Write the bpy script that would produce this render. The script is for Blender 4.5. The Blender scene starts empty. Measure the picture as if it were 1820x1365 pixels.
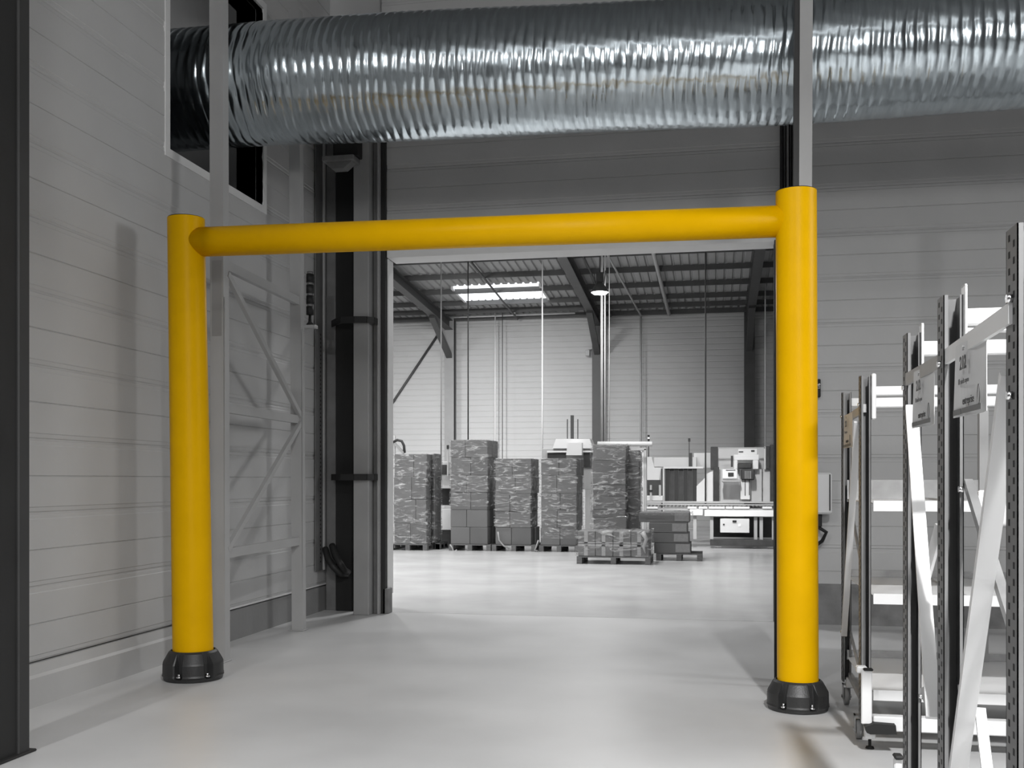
import bpy, bmesh, math, random
import numpy as np
from mathutils import Vector, Matrix
random.seed(7); np.random.seed(7)
S = bpy.context.scene
COL = S.collection

# ------------------------------------------------------------------ camera
F = 1860.0; CX = 910.0; CY = 853.0; H = 1.6
YAW = math.atan(360 / F)
cs, sn = math.cos(YAW), math.sin(YAW)
cd = bpy.data.cameras.new('camera'); cam = bpy.data.objects.new('camera', cd); COL.objects.link(cam)
cam.location = (0, 0, H); cam.rotation_euler = (math.pi / 2, 0, YAW)
cd.sensor_width = 36; cd.lens = 36 * F / 1820; cd.shift_y = (CY - 682.5) / 1820; cd.clip_end = 200
S.camera = cam

# ------------------------------------------------------------------ world, lights, exposure
w = bpy.data.worlds.new('sky'); S.world = w; w.use_nodes = True
w.node_tree.nodes['Background'].inputs[0].default_value = (.93, .96, 1, 1)
w.node_tree.nodes['Background'].inputs[1].default_value = 3.0
S.view_settings.view_transform = 'Standard'; S.view_settings.look = 'None'
S.view_settings.gamma = 1; S.view_settings.use_curve_mapping = False
S.view_settings.exposure = 0.18

def area(name, loc, sx, sy, power, rot=(0, 0, 0), spread=180):
    l = bpy.data.lights.new(name, 'AREA'); l.shape = 'RECTANGLE'; l.size = sx; l.size_y = sy
    l.energy = power; l.spread = math.radians(spread)
    o = bpy.data.objects.new(name, l); o.location = loc; o.rotation_euler = rot; COL.objects.link(o); return o
def bulb(name, loc, r, power):
    l = bpy.data.lights.new(name, 'POINT'); l.energy = power; l.shadow_soft_size = r
    o = bpy.data.objects.new(name, l); o.location = loc; COL.objects.link(o); return o
# lamps of the near room, behind or beside the camera, plus added fill lights
def down(name, loc, r_, power, aim=None, spread=180):
    l = bpy.data.lights.new(name, 'AREA'); l.shape = 'DISK'; l.size = r_; l.energy = power; l.spread = math.radians(spread)
    o = bpy.data.objects.new(name, l); o.location = loc; COL.objects.link(o)
    if aim: o.rotation_euler = (Vector(aim) - Vector(loc)).to_track_quat('-Z', 'Y').to_euler()
    return o
area('tube_lamp_row', (-1.0, 1.6, 7.9), 10, .14, 80)
down('high_bay_lamp', (1.5, -1.0, 7.0), .35, 370, (1.3, 2.6, 0), 98)
down('side_lamp', (9.5, 7.4, 5.0), 2.2, 80, (-4.7, 7.8, -.2), 100)
down('high_bay_lamp', (-4.0, -1.5, 6.8), .3, 85, (-2.6, 6, 0), 120)
down('rear_fill', (3.4, -7.5, 4.6), 2.0, 235, (2.0, 12, 11), 120)  # unseen fill light added behind the camera to brighten the rear wall and portal
down('unseen_hall_light', (-.3, 19.0, 6.5), .6, 34, (-.1, 25.4, .8), 42)  # unseen narrow light added to brighten the machines
bulb('shaft_fill', (-6.8, 10.2, 6.7), .1, 14)  # point light added inside the shaft to lift its black, no lamp there
# lamps and added wall-wash lights of the far hall, above the door head, the left bays lit most
for x, k in ((-12, 1.0), (-7.5, 1.2), (-3, .9), (2.5, .3)):
    for y, z in ((15.5, 6.6), (20.5, 7.4)): down('unseen_hall_light', (x, y, z), .6, 165 * k, None, 140)
for x, k in ((-13, .9), (-7.6, 1.5), (-4.5, .5)): down('unseen_hall_light', (x, 24.5, 7.3), .6, 185 * k, (x, 36, -2), 90)  # unseen aimed lights added to wash the lower far wall

# ------------------------------------------------------------------ projection measure: pixel on a known plane -> metres
def W(px, py=CY, Y=None, X=None, D=None):
    k = (px - CX) / F
    if Y is not None: D = Y / (k * sn + cs)
    elif X is not None: D = X / (k * cs - sn)
    return Vector((D * (k * cs - sn), D * (k * sn + cs), H + (CY - py) * D / F))

# ------------------------------------------------------------------ materials
def mat(name, col, rough=.5, metal=0, bump=0, bscale=40, var=0, vscale=3, spec=.5, stretch=None, emit=0, coat=0):
    m = bpy.data.materials.new(name); m.use_nodes = True
    nt = m.node_tree; b = nt.nodes['Principled BSDF']
    if isinstance(col, (int, float)): col = (col, col, col)
    b.inputs['Base Color'].default_value = (*col, 1); b.inputs['Roughness'].default_value = rough
    b.inputs['Metallic'].default_value = metal; b.inputs['Specular IOR Level'].default_value = spec
    b.inputs['Coat Weight'].default_value = coat
    if emit:
        b.inputs['Emission Color'].default_value = (1, 1, 1, 1); b.inputs['Emission Strength'].default_value = emit
    tc = nt.nodes.new('ShaderNodeTexCoord'); src = tc.outputs['Object']
    if stretch:
        mp = nt.nodes.new('ShaderNodeMapping'); mp.inputs['Scale'].default_value = stretch
        nt.links.new(src, mp.inputs[0]); src = mp.outputs[0]
    if var:
        n = nt.nodes.new('ShaderNodeTexNoise'); n.inputs['Scale'].default_value = vscale; n.inputs['Detail'].default_value = 6
        nt.links.new(src, n.inputs['Vector'])
        r = nt.nodes.new('ShaderNodeValToRGB')
        r.color_ramp.elements[0].position = .3; r.color_ramp.elements[1].position = .7
        lo = [max(0, c * (1 - var)) for c in col]; hi = [min(1, c * (1 + var)) for c in col]
        r.color_ramp.elements[0].color = (*lo, 1); r.color_ramp.elements[1].color = (*hi, 1)
        nt.links.new(n.outputs[0], r.inputs[0]); nt.links.new(r.outputs[0], b.inputs['Base Color'])
        mr = nt.nodes.new('ShaderNodeMapRange'); mr.inputs[3].default_value = rough * .8; mr.inputs[4].default_value = min(1, rough * 1.2)
        nt.links.new(n.outputs[0], mr.inputs[0]); nt.links.new(mr.outputs[0], b.inputs['Roughness'])
    if bump:
        n2 = nt.nodes.new('ShaderNodeTexNoise'); n2.inputs['Scale'].default_value = bscale; n2.inputs['Detail'].default_value = 3
        nt.links.new(src, n2.inputs['Vector'])
        bp = nt.nodes.new('ShaderNodeBump'); bp.inputs['Strength'].default_value = bump; bp.inputs['Distance'].default_value = .01
        nt.links.new(n2.outputs[0], bp.inputs['Height']); nt.links.new(bp.outputs[0], b.inputs['Normal'])
    return m
M = dict(
    panel=mat('wall_panel_paint', .44, .55, bump=.12, bscale=25, var=.03, vscale=2),
    panel2=mat('rear_panel_paint', .43, .55, bump=.12, bscale=25, var=.04, vscale=2),
    trimw=mat('trim_light', .62, .5, var=.04),
    concrete=mat('concrete', .17, .85, bump=.4, bscale=18, var=.25, vscale=5),
    plinth=mat('plinth_paint', .22, .7, bump=.2, bscale=18, var=.04, vscale=2),
    floor=mat('resin_floor', .48, .40, bump=.05, bscale=6, var=.10, vscale=.8, spec=.45),
    floor2=mat('hall_floor', .52, .25, bump=.04, bscale=6, var=.08, vscale=.9, spec=.5),
    joint=mat('joint_black', .03, .8),
    ceil=mat('ceiling_grey', .22, .7, var=.05),
    dark=mat('dark_steel', .013, .6, var=.1),
    dark2=mat('dark_steel_edge', .028, .6, var=.1),
    black=mat('black_rubber', .006, .7, bump=.1),
    base=mat('base_rubber', .022, .42, bump=.15, bscale=120),
    yellow=mat('yellow_polymer', (.70, .385, .0), .36, bump=.10, bscale=160, var=.03, vscale=5, spec=.08),
    galv=mat('galvanised', .34, .38, .55, var=.15, vscale=9),
    rack=mat('rack_grey', .15, .5, .2, var=.15, vscale=6),
    post=mat('frame_paint', .36, .5, var=.06, vscale=2),
    white=mat('white_paint', .72, .4, var=.02),
    colm=mat('column_paint', .28, .5, var=.06),
    hallwall=mat('hall_wall_paint', .50, .55, var=.03, vscale=1),
    hallsteel=mat('hall_steel', .06, .5, var=.12),
    deck=mat('roof_deck', .34, .5, var=.08, vscale=2),
    chrome=mat('chrome', .75, .2, 1),
    mgrey=mat('machine_grey', .42, .5, var=.05), mdark=mat('machine_dark', .05, .5, var=.2, vscale=8),
    mlight=mat('machine_light', .68, .45, var=.03), mwhite=mat('machine_white', .85, .4),
    carton=mat('carton', .15, .7, bump=.1, bscale=30, var=.08, vscale=1.5),
    carton2=mat('carton_dark', .125, .7, bump=.1, bscale=30, var=.08, vscale=1.5),
    tape=mat('tape', .34, .3), label=mat('paper_label', .25, .5, var=.1, vscale=20), wood=mat('pallet_wood', .13, .8, var=.3, vscale=9, stretch=(1, 6, 6)),
    paper=mat('banner_paper', .58, .6, var=.03), ink=mat('ink', .05, .6), ink2=mat('ink_grey', .14, .6), pink=mat('white_print', .8, .6),
    glow=mat('lamp_glow', .9, .4, emit=30), screen=mat('panel_screen', .05, .2, var=.6, vscale=40),
)
def duct_mat():
    m = mat('duct_foil', (.54, .60, .635), .22, 1, bump=.05, bscale=6, var=.14, vscale=3, stretch=(9, 1, 1))
    return m
M['duct'] = duct_mat()
def film_mat():
    m = bpy.data.materials.new('stretch_film'); m.use_nodes = True; nt = m.node_tree; nt.nodes.clear()
    o = nt.nodes.new('ShaderNodeOutputMaterial'); mx = nt.nodes.new('ShaderNodeMixShader')
    t = nt.nodes.new('ShaderNodeBsdfTransparent'); g = nt.nodes.new('ShaderNodeBsdfPrincipled')
    g.inputs['Base Color'].default_value = (.75, .75, .75, 1); g.inputs['Roughness'].default_value = .12
    n = nt.nodes.new('ShaderNodeTexNoise'); n.inputs['Scale'].default_value = 3.5; n.inputs['Detail'].default_value = 4; n.inputs['Distortion'].default_value = 1.5
    tc = nt.nodes.new('ShaderNodeTexCoord'); mp = nt.nodes.new('ShaderNodeMapping'); mp.inputs['Scale'].default_value = (1, 1, 3.5); mp.inputs['Rotation'].default_value = (0, .35, 0)
    bp = nt.nodes.new('ShaderNodeBump'); bp.inputs['Strength'].default_value = 1; bp.inputs['Distance'].default_value = .16
    mr = nt.nodes.new('ShaderNodeMapRange'); mr.inputs[1].default_value = .50; mr.inputs[2].default_value = .68; mr.inputs[3].default_value = .05; mr.inputs[4].default_value = .62
    L = nt.links.new
    L(tc.outputs['Object'], mp.inputs[0]); L(mp.outputs[0], n.inputs['Vector']); L(n.outputs[0], bp.inputs['Height']); L(bp.outputs[0], g.inputs['Normal'])
    L(n.outputs[0], mr.inputs[0]); L(mr.outputs[0], mx.inputs[0]); L(t.outputs[0], mx.inputs[1]); L(g.outputs[0], mx.inputs[2]); L(mx.outputs[0], o.inputs[0])
    return m
M['film'] = film_mat()
def sky_sheet():
    m = bpy.data.materials.new('polycarbonate'); m.use_nodes = True; nt = m.node_tree; nt.nodes.clear()
    o = nt.nodes.new('ShaderNodeOutputMaterial'); mx = nt.nodes.new('ShaderNodeMixShader'); mx.inputs[0].default_value = .45
    t = nt.nodes.new('ShaderNodeBsdfTransparent'); g = nt.nodes.new('ShaderNodeBsdfTranslucent'); g.inputs[0].default_value = (.9, .9, .9, 1)
    L = nt.links.new; L(t.outputs[0], mx.inputs[1]); L(g.outputs[0], mx.inputs[2]); L(mx.outputs[0], o.inputs[0]); return m
M['polycarb'] = sky_sheet()

# ------------------------------------------------------------------ mesh helpers
class MB:
    def __init__(s): s.v = []; s.f = []; s.sm = []
    def add(s, vs, fs, smooth=False):
        o = len(s.v); s.v += [tuple(v) for v in vs]; s.f += [tuple(i + o for i in f) for f in fs]; s.sm += [smooth] * len(fs); return s
    def box(s, x0, x1, y0, y1, z0, z1):
        x0, x1 = sorted((x0, x1)); y0, y1 = sorted((y0, y1)); z0, z1 = sorted((z0, z1))
        return s.add([(x0, y0, z0), (x1, y0, z0), (x1, y1, z0), (x0, y1, z0), (x0, y0, z1), (x1, y0, z1), (x1, y1, z1), (x0, y1, z1)],
              [(0, 3, 2, 1), (4, 5, 6, 7), (0, 1, 5, 4), (1, 2, 6, 5), (2, 3, 7, 6), (3, 0, 4, 7)])
    def cbox(s, x0, x1, y0, y1, z0, z1, c=.006):
        """box with chamfered edges"""
        bm = bmesh.new(); t = MB().box(x0, x1, y0, y1, z0, z1)
        vs = [bm.verts.new(v) for v in t.v]; [bm.faces.new([vs[i] for i in f]) for f in t.f]
        bmesh.ops.bevel(bm, geom=bm.edges[:], offset=c, segments=1, affect='EDGES')
        bm.verts.index_update(); s.add([v.co[:] for v in bm.verts], [[v.index for v in f.verts] for f in bm.faces]); bm.free(); return s
    def bar(s, p, q, w, h, up=(0, 0, 1)):
        """rectangular bar from p to q; h along up-ish, w across"""
        p, q = Vector(p), Vector(q); d = (q - p).normalized(); u = Vector(up)
        if abs(d.dot(u)) > .98: u = Vector((0, 1, 0))
        a = d.cross(u).normalized(); b = a.cross(d).normalized(); vs = []
        for c in (p, q):
            for i, j in ((-1, -1), (1, -1), (1, 1), (-1, 1)): vs.append(c + a * (w / 2 * i) + b * (h / 2 * j))
        return s.add(vs, [(0, 1, 2, 3), (7, 6, 5, 4), (0, 4, 5, 1), (1, 5, 6, 2), (2, 6, 7, 3), (3, 7, 4, 0)])
    def tube(s, pts, r, n=8, cap=True):
        pts = [Vector(p) for p in pts]; rings = []; rr = r if isinstance(r, (list, tuple)) else [r] * len(pts)
        d0 = (pts[1] - pts[0]).normalized(); u = Vector((0, 0, 1)) if abs(d0.z) < .9 else Vector((0, 1, 0))
        vs = []
        for i, p in enumerate(pts):
            d = (pts[min(i + 1, len(pts) - 1)] - pts[max(i - 1, 0)]).normalized()
            a = d.cross(u).normalized(); b = a.cross(d).normalized(); u = b
            for k in range(n):
                t = 2 * math.pi * k / n; vs.append(p + (a * math.cos(t) + b * math.sin(t)) * rr[i])
        fs = [(i * n + k, i * n + (k + 1) % n, (i + 1) * n + (k + 1) % n, (i + 1) * n + k) for i in range(len(pts) - 1) for k in range(n)]
        s.add(vs, fs, True)
        if cap:
            o = len(s.v) - len(vs)
            s.f += [tuple(o + k for k in reversed(range(n))), tuple(o + (len(pts) - 1) * n + k for k in range(n))]; s.sm += [False, False]
        return s
    def prism(s, poly, a, b, axis):
        """poly = list of 2D points; axis 'x': (y,z), 'y': (x,z), 'z': (x,y); extruded a..b"""
        n = len(poly); mk = {'x': lambda t, p: (t, p[0], p[1]), 'y': lambda t, p: (p[0], t, p[1]), 'z': lambda t, p: (p[0], p[1], t)}[axis]
        vs = [mk(a, p) for p in poly] + [mk(b, p) for p in poly]
        return s.add(vs, [tuple(range(n)), tuple(reversed(range(n, 2 * n)))] + [(i, n + i, n + (i + 1) % n, (i + 1) % n) for i in range(n)])
    def mesh(s, name):
        me = bpy.data.meshes.new(name); me.from_pydata(s.v, [], s.f)
        me.polygons.foreach_set('use_smooth', s.sm); me.update()
        bm = bmesh.new(); bm.from_mesh(me); bmesh.ops.recalc_face_normals(bm, faces=bm.faces); bm.to_mesh(me); bm.free()
        return me
    def build(s, name, m, parent=None, label=None):
        me = s.mesh(name); me.materials.append(M[m] if isinstance(m, str) else m)
        return link(name, me, parent, label)
def link(name, data, parent=None, label=None):
    o = bpy.data.objects.new(name, data); COL.objects.link(o)
    if parent is not None:
        o.parent = parent; o.matrix_parent_inverse = Matrix.Translation(-parent.location) if parent.location.length else Matrix()
    if label: o['label'] = label
    return o
def tag(o, label, cat, group=None):
    o['label'] = label; o['category'] = cat
    if group: o['group'] = group
    return o
def thing(name, loc, label, cat, group=None):
    o = bpy.data.objects.new(name, None); o.location = loc; o.empty_display_size = .1; COL.objects.link(o); return tag(o, label, cat, group)
def struct(o): o['kind'] = 'structure'; return o
def room(name):
    o = bpy.data.objects.new(name, None); COL.objects.link(o); return struct(o)
def text(body, loc, size, m, parent, rot, name='printed_text', ext=.0006, bold=0):
    c = bpy.data.curves.new(name, 'FONT'); c.body = body; c.size = size; c.extrude = ext; c.align_x = 'CENTER'; c.align_y = 'CENTER'; c.offset = bold
    c.materials.append(M[m]); o = link(name, c, parent); o.matrix_world = Matrix.Identity(4)
    dg = bpy.context.evaluated_depsgraph_get(); dg.update(); me = bpy.data.meshes.new_from_object(o.evaluated_get(dg)); me.name = name
    bpy.data.objects.remove(o); bpy.data.curves.remove(c); me.transform(Matrix.Translation(loc) @ rot.to_4x4())
    if not me.materials: me.materials.append(M[m])
    o = link(name, me, parent); o['kind'] = 'stuff' if len(body) > 3 else 'thing'; return o
R_LEFT = Matrix(((0, 0, -1), (-1, 0, 0), (0, 1, 0)))      # text that faces -X, read from the left
R_FRONT = Matrix(((1, 0, 0), (0, 0, -1), (0, 1, 0)))      # text that faces the camera side (-Y)

# ------------------------------------------------------------------ setting: near room
XL = -4.72; YB = 12.05; ZC = 8.7
fl = MB(); fl.box(XL - .3, 12, -9, YB + .1, -.2, 0); floor = struct(fl.build('floor', 'floor'))
f2 = MB(); f2.box(-17, 9, YB + .115, 36.4, -.2, 0); floor_far = struct(f2.build('floor', 'floor2')); 
struct(MB().box(-3.86, .66, YB + .1, YB + .115, -.2, -.008).build('trim_1', 'joint'))
c = MB(); c.box(XL - .3, 12, -9, YB + .2, ZC, ZC + .2); struct(c.build('ceiling', 'ceil'))
struct(MB().box(12, 12.2, -9, YB + .2, 0, ZC).build('wall_right', 'panel'))
struct(MB().box(XL - .3, 12.2, -9.2, -9, 0, ZC).build('wall_rear', 'panel'))

def wall_profile(z0, z1, P):
    """sandwich panel face: recessed joint at the ends, two ridge lines beside it and a fine line at mid height; offset, z"""
    mid = (z0 + z1) / 2; e = .045
    return [(.014, z0), (.014, z0 + .004), (.006, z0 + .012), (.006, z0 + e - .006), (0, z0 + e), (0, mid - .006), (.007, mid - .002), (.007, mid + .002), (0, mid + .006),
            (0, z1 - e), (.006, z1 - e + .006), (.006, z1 - .012), (.014, z1 - .004), (.014, z1)]
def panel_mesh(z0, z1, a, b, face, axis, sign):
    """face = coordinate of the visible face; sign = direction into the wall"""
    prof = wall_profile(z0, z1, z1 - z0); poly = [(face + sign * o, z) for o, z in prof] + [(face + sign * .08, z1), (face + sign * .08, z0)]
    return MB().prism(poly, a, b, axis)
def panel_wall(root, z_first, pitch, zmax, spans, face, axis, sign, m, hole=None):
    z = z_first
    while z < zmax - .05:
        z1 = min(z + pitch, zmax)
        for a, b in spans(z, z1):
            panel_mesh(z, z1, a, b, face, axis, sign).build('wall_panel', m, root)
        z += pitch
# left wall, with the duct opening
OY0, OY1, OZ0, OZ1 = 8.48, 10.43, 4.515, 6.615
wl = room('wall_left')
def spans_left(z, z1):
    if z > OZ0 - .1 and z1 < OZ1 + .1: return [(-9, OY0), (OY1, 12.62)]
    return [(-9, OY0 - 2.0), (OY0 - 2.0, 12.62)] if False else [(-9, 12.62)]
panel_wall(wl, .315, .525, ZC, spans_left, XL, 'x' if False else 'y', -1, 'panel')
MB().prism([(XL + .012, 0), (XL + .012, .285), (XL + .004, .30), (XL - .08, .305), (XL - .08, 0)], 8.75, 12.62, 'y').build('plinth', 'plinth', wl)
MB().prism([(XL + .03, 0), (XL + .03, .205), (XL + .012, .225), (XL + .004, .30), (XL - .08, .305), (XL - .08, 0)], -9, 8.75, 'y').build('plinth', 'panel', wl)
MB().box(XL - .3, XL - .081, -9, OY0, 0, ZC).box(XL - .3, XL - .081, OY1, 12.7, 0, ZC).box(XL - .3, XL - .081, OY0, OY1, 0, OZ0).box(XL - .3, XL - .081, OY0, OY1, OZ1, ZC).build('wall_core', 'joint', wl)
# thin ledge line over the plinth between the frame posts
MB().box(XL, XL + .03, 8.8, 12.3, .318, .333).build('ledge_strip', 'trimw', wl)
# trim of the duct opening
t = MB(); e = .075
t.box(XL - .3, XL + .012, OY0 - e, OY0, OZ0 - e, OZ1 + e); t.box(XL - .3, XL + .012, OY1, OY1 + e, OZ0 - e, OZ1 + e)
t.box(XL - .3, XL + .012, OY0, OY1, OZ0 - e, OZ0); t.box(XL - .3, XL + .012, OY0, OY1, OZ1, OZ1 + e)
struct(t.build('trim_2', 'trimw'))
# dark shaft behind the opening
sh = MB(); a, b, c0, d = -9.5, XL - .3, 7.9, 11.0
sh.box(a, b, c0 - .1, c0, 3.9, 7.3).box(a, b, d, d + .1, 3.9, 7.3).box(a, b, c0, d, 3.8, 3.9).box(a, b, c0, d, 7.3, 7.4).box(a - .1, a, c0, d, 3.9, 7.3)
struct(sh.build('wall_shaft', 'ceil'))

# back wall: header over the doorway and the right part
DX0, DX1, DZ = -3.855, .657, 4.26
wb = room('wall_back')
def spans_back(z, z1):
    if z1 > DZ + .1: return [(-3.93, 4.2), (4.2, 12)]
    return [(DX1 + .16, 5.2), (5.2, 12)]
panel_wall(wb, .337, .5, ZC, spans_back, YB, 'x', 1, 'panel2')
MB().box(DX1, 12, YB + .081, YB + .2, 0, DZ).box(-3.93, 12, YB + .081, YB + .2, DZ + .02, ZC).build('wall_core', 'joint', wb)
MB().prism([(YB - .03, 0), (YB - .03, .42), (YB - .005, .45), (YB + .08, .45), (YB + .08, 0)], DX1 + .12, 12, 'x').build('plinth', 'concrete', wb)
# corner niche left of the doorway
struct(MB().box(XL - .3, -4.3, 12.62, 12.75, 0, ZC).build('wall_corner', 'panel2'))
# lintel trim and jambs of the doorway
struct(MB().cbox(DX0, DX1 + .1, YB - .03, YB + .34, DZ, DZ + .13).build('trim_3', 'trimw'))
struct(MB().cbox(DX0 - .05, DX0 + .005, YB + .02, YB + .22, .22, DZ).build('trim_4', 'trimw'))
struct(MB().cbox(DX1, DX1 + .1, YB - .02, YB + .2, 0, DZ).build('trim_5', 'trimw'))
struct(MB().cbox(DX0 - .04, DX0 + .03, YB - .06, YB + .1, 0, .3).build('trim_6', 'concrete'))

# ------------------------------------------------------------------ setting: far hall
YF = 36.0; ZE = 7.35; SL = .07
def zr(y): return ZE + SL * (YF - y)
wf = room('wall_far'); z = 0
for i in range(8):
    z1 = min((i + 1) * 1.0, ZE + .2)
    for j, (a, b) in enumerate(((-17, -9.1), (-9.1, -4.0), (-4.0, 1.1), (1.1, 9))):
        pr = []
        for k in range(5):
            zz = i + k * (z1 - i) / 5; h = (z1 - i) / 5
            pr += [(YF + .012, zz), (YF + .012, zz + .02), (YF, zz + .035), (YF, zz + h - .012)]
        MB().prism(pr + [(YF + .012, z1), (YF + .1, z1), (YF + .1, i)], a, b, 'x').build('wall_panel', 'hallwall', wf)
struct(MB().box(-17.2, -17, YB + .2, YF + .4, 0, 9.5).build('wall_hall_left', 'hallwall'))
struct(MB().box(9, 9.2, YB + .2, YF + .4, 0, 9.5).build('wall_hall_right', 'hallwall'))
hb = MB().box(-17, -4.35, YB + .76, YB + .9, 0, 9.3).box(DX1 + .1, 9, YB + .21, YB + .3, 0, 9.3).box(-17, 9, YB + .36, YB + .45, DZ + .2, 9.3); struct(hb.build('wall_hall_near', 'hallwall'))
struct(MB().box(XL - .3, -3.93, YB + .2, YB + .76, 0, 9).build('wall_hall_niche', 'panel2')) if False else None

roof = room('ceiling')
SKX0, SKX1, SKY0, SKY1 = -8.06, -5.28, 31.75, 33.7
def deck(x0, x1, y0, y1, n, name, m, parent):
    pit = (x1 - x0) / n; prof = []
    for k in range(n):
        u = x0 + k * pit; prof += [(u, 0), (u + pit * .62, 0), (u + pit * .72, .045), (u + pit * .9, .045)]
    prof.append((x1, 0)); nv = len(prof)
    vs = [(x, y0, zr(y0) + z) for x, z in prof] + [(x, y1, zr(y1) + z) for x, z in prof]
    mb = MB(); mb.add(vs, [(i, i + 1, nv + i + 1, nv + i) for i in range(nv - 1)])
    o = mb.build(name, m, parent); return o
x = -17.0
edges = [-17 + i * .9267 for i in range(29)]
edges = sorted(set([round(e_, 3) for e_ in np.arange(-17, SKX0 - .3, .98)] + [SKX0] + [round(SKX0 + (SKX1 - SKX0) * i / 3, 3) for i in (1, 2)] + [SKX1] + [round(e_, 3) for e_ in np.arange(SKX1 + .98, 9.2, .98)] + [9.2]))
for a, b in zip(edges[:-1], edges[1:]):
    if a >= SKX0 - .01 and b <= SKX1 + .01:
        deck(a, b, YB + .35, SKY0, 4, 'roof_sheet', 'deck', roof); deck(a, b, SKY1, YF + .4, 4, 'roof_sheet', 'deck', roof)
    else: deck(a, b, YB + .35, YF + .4, 4, 'roof_sheet', 'deck', roof)
# roof light
sk = thing('roof_light', (0, 0, 0), 'bright translucent roof light between the purlins of the far hall roof', 'roof light')
for i in range(3):
    a = SKX0 + (SKX1 - SKX0) * i / 3; deck(a, a + (SKX1 - SKX0) / 3, SKY0, SKY1, 4, 'translucent_sheet', 'polycarb', sk)
fr = MB()
for (p, q) in (((SKX0, SKY0), (SKX0, SKY1)), ((SKX1, SKY0), (SKX1, SKY1)), ((SKX0, SKY1), (SKX1, SKY1))):
    fr.bar((p[0], p[1], zr(p[1]) - .04), (q[0], q[1], zr(q[1]) - .04), .07, .1)
fr.build('frame', 'trimw', sk)
# purlins, rafters, columns: pieces of the roof
for y in (18.0, 20.2, 22.4, 24.6, 26.6, 28.6, 30.3, 32.05, 33.6, 34.75, 35.75):
    MB().bar((-17, y, zr(y) - .09), (9, y, zr(y) - .09), .07, .15).build('purlin', 'hallsteel', roof)
CXS = [W(800, Y=YF - .3).x, W(1062, Y=YF - .3).x, W(1332, Y=YF - .3).x]
for x in CXS + [CXS[0] - 5.1]:
    r = MB(); y0, y1 = YB + .6, YF - .1
    for dz, h, wd in ((-.20, .02, .26), (-.36, .30, .02), (-.52, .02, .26)):
        r.bar((x, y0, zr(y0) + dz), (x, y1, zr(y1) + dz), wd, h)
    r.build('rafter', 'hallsteel', roof)
    r = MB(); r.bar((x, 33.3, zr(33.3) - .55), (x, YF - .35, 5.9), .2, .14)
    r.build('haunch', 'hallsteel', roof)
hall_posts = ['dark steel hall column left of the tall carton stacks', 'dark steel hall column behind the bright pendant lamp', 'dark steel hall column at the right edge of the doorway']
for x, lb in zip(CXS, hall_posts):
    t = thing('steel_column', (x, YF - .35, 0), lb, 'column', 'hall columns')
    yc = YF - .3; m = MB().cbox(x - .17, x + .17, yc - .14, yc - .12, 0, ZE - .1, .004); m.build('flange', 'colm' if x < -5 else 'hallsteel', t)
    MB().box(x - .17, x + .17, yc + .12, yc + .14, 0, ZE - .1).build('flange', 'hallsteel', t)
    MB().box(x - .01, x + .01, yc - .12, yc + .12, 0, ZE - .1).build('web', 'hallsteel', t)
    MB().cbox(x - .22, x + .22, yc - .2, yc + .2, 0, .03).build('base_plate', 'hallsteel', t)
p, q = W(783, 588, Y=YF - .04), W(695, 720, Y=YF - .04); q2 = p + (q - p) * 1.7
b = MB().tube([p, q2], .045, 8); tag(b.build('brace_rod', 'hallsteel'), 'dark diagonal brace rod on the far wall, left bay', 'brace')
# eaves pipe and conduits under the roof
p, q = W(797, 564, Y=YF - .5), W(1022, 556, Y=YF - .5); tag(MB().tube([p, q], .04, 8).tube([W(915, 540, Y=YF - .5), W(915, 558, Y=YF - .5)], .03, 6).build('air_pipe', 'mlight'), 'pale horizontal pipe under the eaves between two columns', 'pipe')
def conduit(px0, py0, px1, py1, r, label, m='hallsteel', down=None):
    a = W(px1, py1, Y=YF - .35); k0 = (px0 - CX) / F
    # runs under the roof along the hall, rising with it
    best = None
    for yy in np.arange(YF - .5, 14, -.1):
        pt = W(px0, py0, Y=yy)
        if pt.z > zr(yy) - .2 - 0: best = yy
        if pt.z <= zr(yy) - .2: best = yy; break
    y0 = best or 30; pz = W(px0, py0, Y=y0)
    pts = [Vector((pz.x, y0, zr(y0) - .2)), Vector((a.x, a.y, zr(a.y) - .2))]
    d = (pts[0] - pts[1]); pts[0] = pts[1] + d * 1.6
    if down is not None: pts.append(Vector((a.x, a.y, down)))
    m_ = MB()
    for u, v in zip(pts[:-1], pts[1:]): m_.tube([u, v], r, 6)
    return tag(m_.build('roof_conduit', m), label, 'conduit')
conduit(832, 460, 920, 553, .035, 'dark conduit crossing under the roof light')
conduit(1161, 448, 1189, 545, .06, 'grey twin conduit under the roof deck, middle of the second bay', 'mgrey')
conduit(1078, 450, 1139, 563, .035, 'grey conduit running under the roof and down the far wall', 'mgrey', 1.5)
conduit(1035, 452, 1086, 535, .03, 'thin conduit under the roof beside the lamp')
# cable drops
drops = [(784, 24.5, .022, 'mgrey', 1.6, 'thin grey drop cable above the left carton stacks'),
         (832, 24.2, .022, 'hallsteel', 2.45, 'dark drop cable hanging behind the tallest carton stack'),
         (880, 35.4, .028, 'mwhite', 2.0, 'white drop pipe below the roof light'),
         (893, 35.4, .018, 'hallsteel', 2.0, 'thin dark drop pipe right of the white one'),
         (964, 29.0, .026, 'mwhite', 2.2, 'white drop pipe above the fourth carton stack'),
         (1068, 27.5, .014, 'mgrey', 2.5, 'thin cable hanging left of the twin pipes at the middle column'),
         (1073, 27.0, .045, 'mlight', 2.4, 'pale twin drop pipe in front of the middle column'),
         (1083, 27.6, .016, 'mlight', 2.4, 'thin pale cable right of the twin drop pipe'),
         (1254, 25.2, .025, 'hallsteel', 1.0, 'dark drop cable reaching down to the conveyor'),
         (1360, 32.8, .026, 'mwhite', 2.4, 'white drop pipe beside the right hall column')]
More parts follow.
